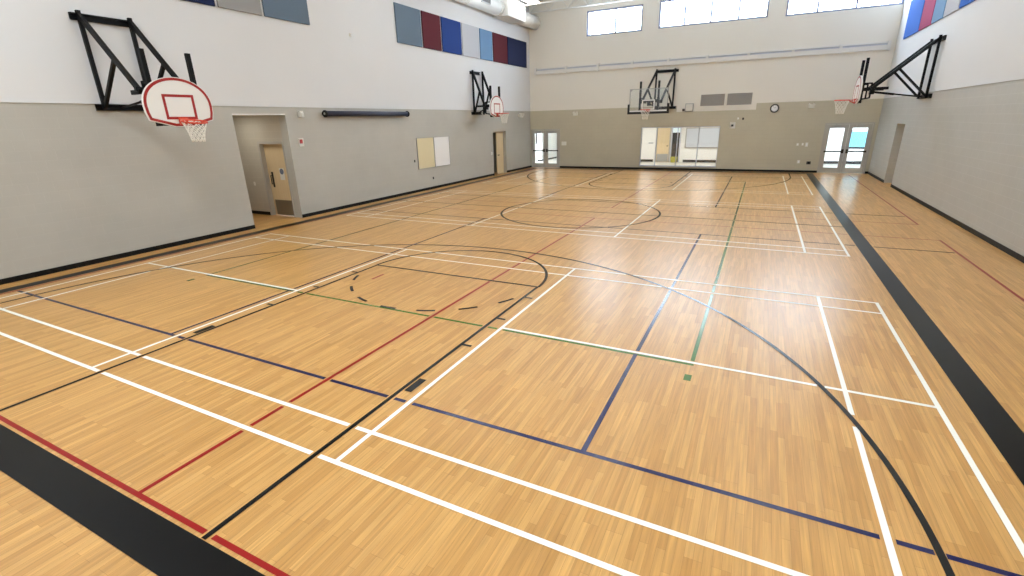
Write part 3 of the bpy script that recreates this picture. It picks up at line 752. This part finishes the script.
# ------------------------------------------------------------------ fittings of the left wall
# two boards side by side
b = empty('notice_board', (LW, 17.10, 1.54)); tag(b, 'tan tack board on the left wall beside the whiteboard', 'notice board')
MB().box(0, 0.025, -0.57, 0.57, -0.61, 0.61).build('panel', M['tan'], b)
MB().box(0, 0.032, -0.59, 0.59, -0.63, -0.61).box(0, 0.032, -0.59, 0.59, 0.61, 0.63).box(0, 0.032, -0.59, -0.57, -0.61, 0.61).box(0, 0.032, 0.57, 0.59, -0.61, 0.61).build('frame', M['alu'], b)
b = empty('whiteboard', (LW, 18.29, 1.54)); tag(b, 'blank white marker board on the left wall beside the tan board', 'whiteboard')
MB().box(0, 0.025, -0.57, 0.57, -0.61, 0.61).build('panel', M['whiteboard'], b)
MB().box(0, 0.032, -0.59, 0.59, -0.63, -0.61).box(0, 0.032, -0.59, 0.59, 0.61, 0.63).box(0, 0.032, -0.59, -0.57, -0.61, 0.61).box(0, 0.032, 0.57, 0.59, -0.61, 0.61).build('frame', M['alu'], b)
# navy tube
t = empty('projection_screen', (LW, 13.86, 3.09)); tag(t, 'long dark navy tube mounted high on the left wall beside the alcove', 'projection screen')
MB().tube((0.13, -2.04, 0), (0.13, 2.04, 0), 0.085, 20).build('casing', M['navy_case'], t)
for s in (-1, 1): 
    MB().tube((0.13, s * 2.04, 0), (0.13, s * 2.09, 0), 0.105, 20).box(0, 0.13, s * 2.05, s * 2.08, -0.04, 0.04).build('end_cap', M['black_steel'], t)
MB().tube((0.13, -2.09, 0), (0.13, -2.098, 0), 0.035, 12).build('spindle', M['alu'], t)
# loudspeaker / sensor, fire alarm, emergency light, small outlets
o = MB().box(0, 0.09, -0.07, 0.07, -0.09, 0.09).prism([(0.09, -0.06), (0.13, -0.09), (0.13, 0.02), (0.09, 0.06)], -0.05, 0.05).build('motion_sensor', M['white_plastic'], None, 0.01); o.location = (LW, 10.92, 3.08)
tag(o, 'small white sensor on the left wall above the fire alarm', 'sensor')
a = empty('fire_alarm', (LW, 10.78, 2.26)); tag(a, 'white and red fire alarm strobe on the left wall beside the alcove', 'fire alarm')
MB().box(0, 0.05, -0.09, 0.09, -0.12, 0.12).build('housing', M['white_plastic'], a, 0.01)
MB().box(0.05, 0.075, -0.07, 0.03, -0.03, 0.09).build('strobe', M['red_plastic'], a, 0.01)
def emergency_light(loc, rz, lab, k=0.8):
    r = empty('emergency_light', loc, rz); tag(r, lab, 'emergency light', 'white emergency lights high on the walls')
    MB().box(-0.17 * k, 0.17 * k, 0, 0.09, -0.10, 0.07).build('housing', M['white_plastic'], r, 0.012)
    for q in (-1, 1):
        MB().tube((q * 0.11 * k, 0.05, 0.07), (q * 0.12 * k, 0.15, 0.05), 0.055 * k, 14, 0, 0.065 * k).tube((q * 0.11 * k, 0.05, 0.03), (q * 0.11 * k, 0.05, 0.08), 0.015, 8).build('lamp_head', M['white_plastic'], r)
emergency_light((LW, 26.4, 3.02), -PI / 2, 'white twin head emergency light on the left wall by the far corner', 1.5)
emergency_light((-9.77, FW, 3.04), PI, 'white twin head emergency light on the far wall near the left double doors')
emergency_light((1.88, FW, 3.06), PI, 'white twin head emergency light on the far wall right of the clock')
def plate(loc, rz, lab, m='white_plastic', sx=0.06, sz=0.08, ins=None):
    r = empty('outlet', loc, rz); tag(r, lab, 'outlet')
    MB().box(-sx, sx, 0, 0.012, -sz, sz).build('plate', M[m], r, 0.003)
    MB().box(-sx * 0.45, sx * 0.45, 0.012, 0.018, -sz * 0.6, sz * 0.6).build('insert', M[ins or ('whiteboard' if m == 'white_plastic' else 'black_base')], r)
plate((LW, 16.3, 1.27), -PI / 2, 'small dark outlet plate on the left wall just left of the tan board', 'dark_plastic', 0.035, 0.05)
plate((LW, 17.5, 0.46), -PI / 2, 'small dark floor level outlet on the left wall under the boards', 'dark_plastic', 0.04, 0.05)
plate((LW, 22.85, 1.15), -PI / 2, 'white switch plate on the left wall beside the far recessed door')
a = empty('smoke_detector', (LW, 13.47, 5.55)); tag(a, 'tiny white sensor alone on the upper left wall', 'sensor')
MB().box(0, 0.03, -0.05, 0.05, -0.05, 0.05).build('plate', M['white_plastic'], a, 0.005); MB().tube((0.03, 0, 0), (0.06, 0, -0.01), 0.03, 12).build('lens', M['whiteboard'], a)

# ------------------------------------------------------------------ fittings of the far wall
g = 'return air grilles side by side on the far wall'
for xc, lab in ((-2.49, 'grey louvred return air grille left of its twin above the observation window'), (-1.245, 'grey louvred return air grille nearer the clock')):
    r = empty('air_grille', (xc, FW, 3.49), PI); tag(r, lab, 'air grille', g)
    MB().box(-0.56, 0.56, 0, 0.015, -0.27, 0.27).build('backing', M['grille'], r)
    for k in range(12):
        MB().bar((-0.56, 0.02, -0.245 + k * 0.0445), (0.56, 0.02, -0.245 + k * 0.0445), 0.03, 0.006, up=(0, 0.7, 0.7)).build('slat', M['grille'], r)
    MB().box(-0.60, -0.56, 0, 0.035, -0.31, 0.31).box(0.56, 0.60, 0, 0.035, -0.31, 0.31).box(-0.56, 0.56, 0, 0.035, 0.27, 0.31).box(-0.56, 0.56, 0, 0.035, -0.31, -0.27).build('frame', M['drywall_far'], r)
# clock
c = empty('wall_clock', (0.36, FW, 3.0), PI); tag(c, 'round white wall clock with dark rim on the far wall', 'clock')
mb = MB().tube((0, 0, 0), (0, 0.05, 0), 0.20, 32); mb.build('case', M['dark_plastic'], c)
fc = MB().tube((0, 0.05, 0), (0, 0.054, 0), 0.15, 32).build('face', M['whiteboard'], c)
mb = MB()
for k in range(12):
    a = k * PI / 6; mb.bar((0.125 * math.sin(a), 0.056, 0.125 * math.cos(a)), (0.145 * math.sin(a), 0.056, 0.145 * math.cos(a)), 0.008, 0.003, up=(0, 1, 0))
ro = [(0.148 * math.sin(k * PI / 24), 0.148 * math.cos(k * PI / 24)) for k in range(48)]
mb.ring(ro, [(x * 0.965, z * 0.965) for x, z in ro], 0.054, 0.058)
mb.build('hour_marks', M['black_base'], fc)
MB().bar((0, 0.058, 0), (-0.06, 0.058, 0.05), 0.014, 0.003, up=(0, 1, 0)).build('hour_hand', M['black_base'], c)
MB().bar((0, 0.06, 0), (0.07, 0.06, 0.09), 0.009, 0.003, up=(0, 1, 0)).build('minute_hand', M['black_base'], c)
# caged speaker by the glass basket
s = empty('wall_speaker', (-3.57, FW, 3.17), PI); tag(s, 'square white horn speaker with dark rim beside the far basket frame', 'speaker')
MB().box(-0.2, 0.2, 0, 0.12, -0.2, 0.2).build('housing', M['alu'], s, 0.02); MB().box(-0.165, 0.165, 0.12, 0.135, -0.165, 0.165).build('front', M['white_plastic'], s, 0.02)
MB().box(0.22, 0.34, 0, 0.08, -0.17, -0.05).build('junction_box', M['dark_plastic'], s)
# fire strobe
s = empty('fire_alarm', (-1.42, FW, 2.25), PI); tag(s, 'pale fire alarm strobe with dark centre above right of the observation window', 'fire alarm')
MB().box(-0.13, 0.13, 0, 0.05, -0.15, 0.15).build('housing', M['white_plastic'], s, 0.01); MB().box(-0.05, 0.06, 0.05, 0.08, -0.05, 0.05).build('strobe', M['dark_plastic'], s, 0.01)
plate((-1.2, FW, 2.58), PI, 'tiny white plate on the far wall above the fire alarm strobe', 'white_plastic', 0.04, 0.05)
plate((-0.97, FW, 2.56), PI, 'tiny dark plate on the far wall above the fire alarm strobe', 'dark_plastic', 0.04, 0.05)
s = MB().box(-0.15, 0.15, 0, 0.02, -0.11, 0.11).box(-0.13, 0.13, 0.02, 0.024, -0.09, 0.09).build('notice_sign', M['white_plastic']); s.location = (-10.47, FW, 1.41); s.rotation_euler = (0, 0, PI)
tag(s, 'blank white notice plate on the far wall beside the left double doors', 'sign')
plate((1.58, FW, 1.32), PI, 'leftmost of three white switch plates left of the right double doors', 'white_plastic', 0.05, 0.06)
plate((1.79, FW, 1.33), PI, 'middle of three white switch plates left of the right double doors', 'white_plastic', 0.04, 0.06)
plate((1.96, FW, 1.31), PI, 'tallest of three white switch plates left of the right double doors', 'white_plastic', 0.06, 0.1)
plate((1.74, FW, 0.51), PI, 'low white outlet on the far wall below the switch plates')
plate((2.17, FW, 0.46), PI, 'low dark outlet on the far wall beside the right double doors', 'dark_plastic', 0.09, 0.07)
# long white rail
r = empty('wall_rail', (0, FW, 5.25)); tag(r, 'long white horizontal rail with brackets across the far wall under the windows', 'rail')
MB().box(-12.33, 4.45, -0.09, 0, 0.0, 0.19).build('lower_channel', M['steel_white'], r)
MB().box(-12.33, 4.45, -0.08, 0, 0.26, 0.31).build('upper_strip', M['steel_white'], r)
MB().box(-12.33, 4.45, -0.015, 0, 0.19, 0.26).build('gap_shade', M['win_frame'], r)  # greyer strip paints the shadow in the gap between the rails
for k in range(9):
    x = -12.30 + k * 1.86 if k < 9 else 0
    MB().box(x, x + 0.12, -0.115, 0, -0.03, 0.34).build('bracket', M['steel_white'], r)
MB().box(4.33, 4.45, -0.115, 0, -0.03, 0.34).build('bracket', M['steel_white'], r)

# ------------------------------------------------------------------ duct under the ceiling along the left wall
XD, ZD, RD = LW + 0.36, 7.93, 0.34
t = empty('air_duct', (XD, 0, ZD)); tag(t, 'white round air duct with a box fitting along the top of the left wall', 'air duct')
MB().tube((0, 8, 0), (0, 23.3, 0), RD, 32).build('near_run', M['steel_white'], t)
MB().tube((0, 25.6, 0), (0, FW, 0), RD, 32).build('far_run', M['steel_white'], t)
MB().box(-0.34, 0.52, 23.4, 25.4, -0.36, 0.46).build('mixing_box', M['steel_white'], t, 0.02)
MB().box(-0.3, 0.42, 25.4, 25.7, -0.3, 0.36).build('transition_piece', M['steel_white'], t)
MB().tube((0, 23.2, 0), (0, 23.4, 0), RD + 0.02, 32).build('collar', M['steel_white'], t)
for y in (12.5, 17.0, 20.3, 26.8): MB().tube((0, y, 0), (0, y + 0.05, 0), RD + 0.012, 32).build('joint_band', M['steel_white'], t)
gm = MB().box(RD * 0.86, RD * 0.86 + 0.06, 21.2, 22.0, -0.14, 0.20)
for k in range(9): gm.box(RD * 0.86 + 0.06, RD * 0.86 + 0.07, 21.26 + k * 0.085, 21.30 + k * 0.085, -0.1, 0.16, 1)
gm.build('supply_grille', [M['alu'], M['dark_plastic']], t)

# ------------------------------------------------------------------ lamps and added fill lights
def high_bay(x, y, z, lab, e):
    r = empty('ceiling_light', (x, y, z)); tag(r, lab, 'ceiling light', 'rectangular high bay lights')
    MB().prism([(-0.3, 0), (0.3, 0), (0.22, 0.09), (-0.22, 0.09)], -0.6, 0.6).build('housing', M['steel_white'], r)
    MB().box(-0.27, 0.27, -0.57, 0.57, -0.012, 0.0).build('diffuser', M['lamp_on'], r)
    for s in (-1, 1): MB().tube((0, s * 0.4, 0.09), (0, s * 0.4, CEIL - 0.05 - z), 0.006, 6).build('hanger', M['steel_white'], r)
high_bay(-11.35, 25.0, 8.45, 'lit rectangular high bay light near the far left corner above the duct', 0)
E_NEAR, E_UP = 225, 255
for x in (-9.8, -5.6, -1.4, 2.6):  # unseen fill row, placed so its reflections miss the visible floor
    area('near_fill', (x, 1.6, 8.25), 1.2, 1.2, E_NEAR * (0.6 if x > 2 else 1), (0.87, 0.95, 1.0))
for y in (7.5, 14.0, 20.5):                    # unseen fill lights added to bounce light off the deck
    for x in (-9.4, -4.0, 1.4):
        area('deck_bounce_fill', (x, y, 7.3), 1.6, 0.6, E_UP * (0.45 if y < 8 else 1.15), (0.87, 0.95, 1.0), (PI, 0, 0))

# daylight
w = bpy.data.worlds.new('sky'); sc.world = w; w.use_nodes = True
bg = w.node_tree.nodes['Background']; bg.inputs['Color'].default_value = (0.68, 0.83, 1.0, 1); bg.inputs["Strength"].default_value = 30.0
for W in (W1, W2, W3):
    p = area('window_portal', ((W[0] + W[1]) / 2, FW + TH + 0.02, (W[2] + W[3]) / 2), W[1] - W[0], W[3] - W[2], 1, rot=(-PI / 2, 0, 0))
    p.data.cycles.is_portal = True

# ------------------------------------------------------------------ camera
cam = bpy.data.cameras.new('camera'); co = bpy.data.objects.new('camera', cam); col.objects.link(co); sc.camera = co
R = ((0.8944025189726122, 0.4465870359075167, -0.024579532436246186), (0.12620197844443282, -0.3047101482160931, -0.9440470254234361), (-0.4290887958128911, 0.8412560519446295, -0.32889369160015525))
right, down, fwd = (Vector(v) for v in R)
m = Matrix.Identity(4)
for i in range(3): m[i][0] = right[i]; m[i][1] = -down[i]; m[i][2] = -fwd[i]
m[0][3], m[1][3], m[2][3] = 0.0, 0.0, 2.7002
co.matrix_world = m
cam.sensor_fit = 'HORIZONTAL'; cam.sensor_width = 36.0; cam.lens = 477.1725 * 36.0 / 1024.0
cam.clip_start = 0.05; cam.clip_end = 200

vs = sc.view_settings
vs.view_transform = 'Standard'; vs.look = 'None'; vs.gamma = 1.0; vs.use_curve_mapping = False; vs.exposure = 0.0
sc.cycles.use_denoising = True
sc.cycles.max_bounces = 8; sc.cycles.diffuse_bounces = 5; sc.cycles.transparent_max_bounces = 12
sc.cycles.sample_clamp_indirect = 8.0
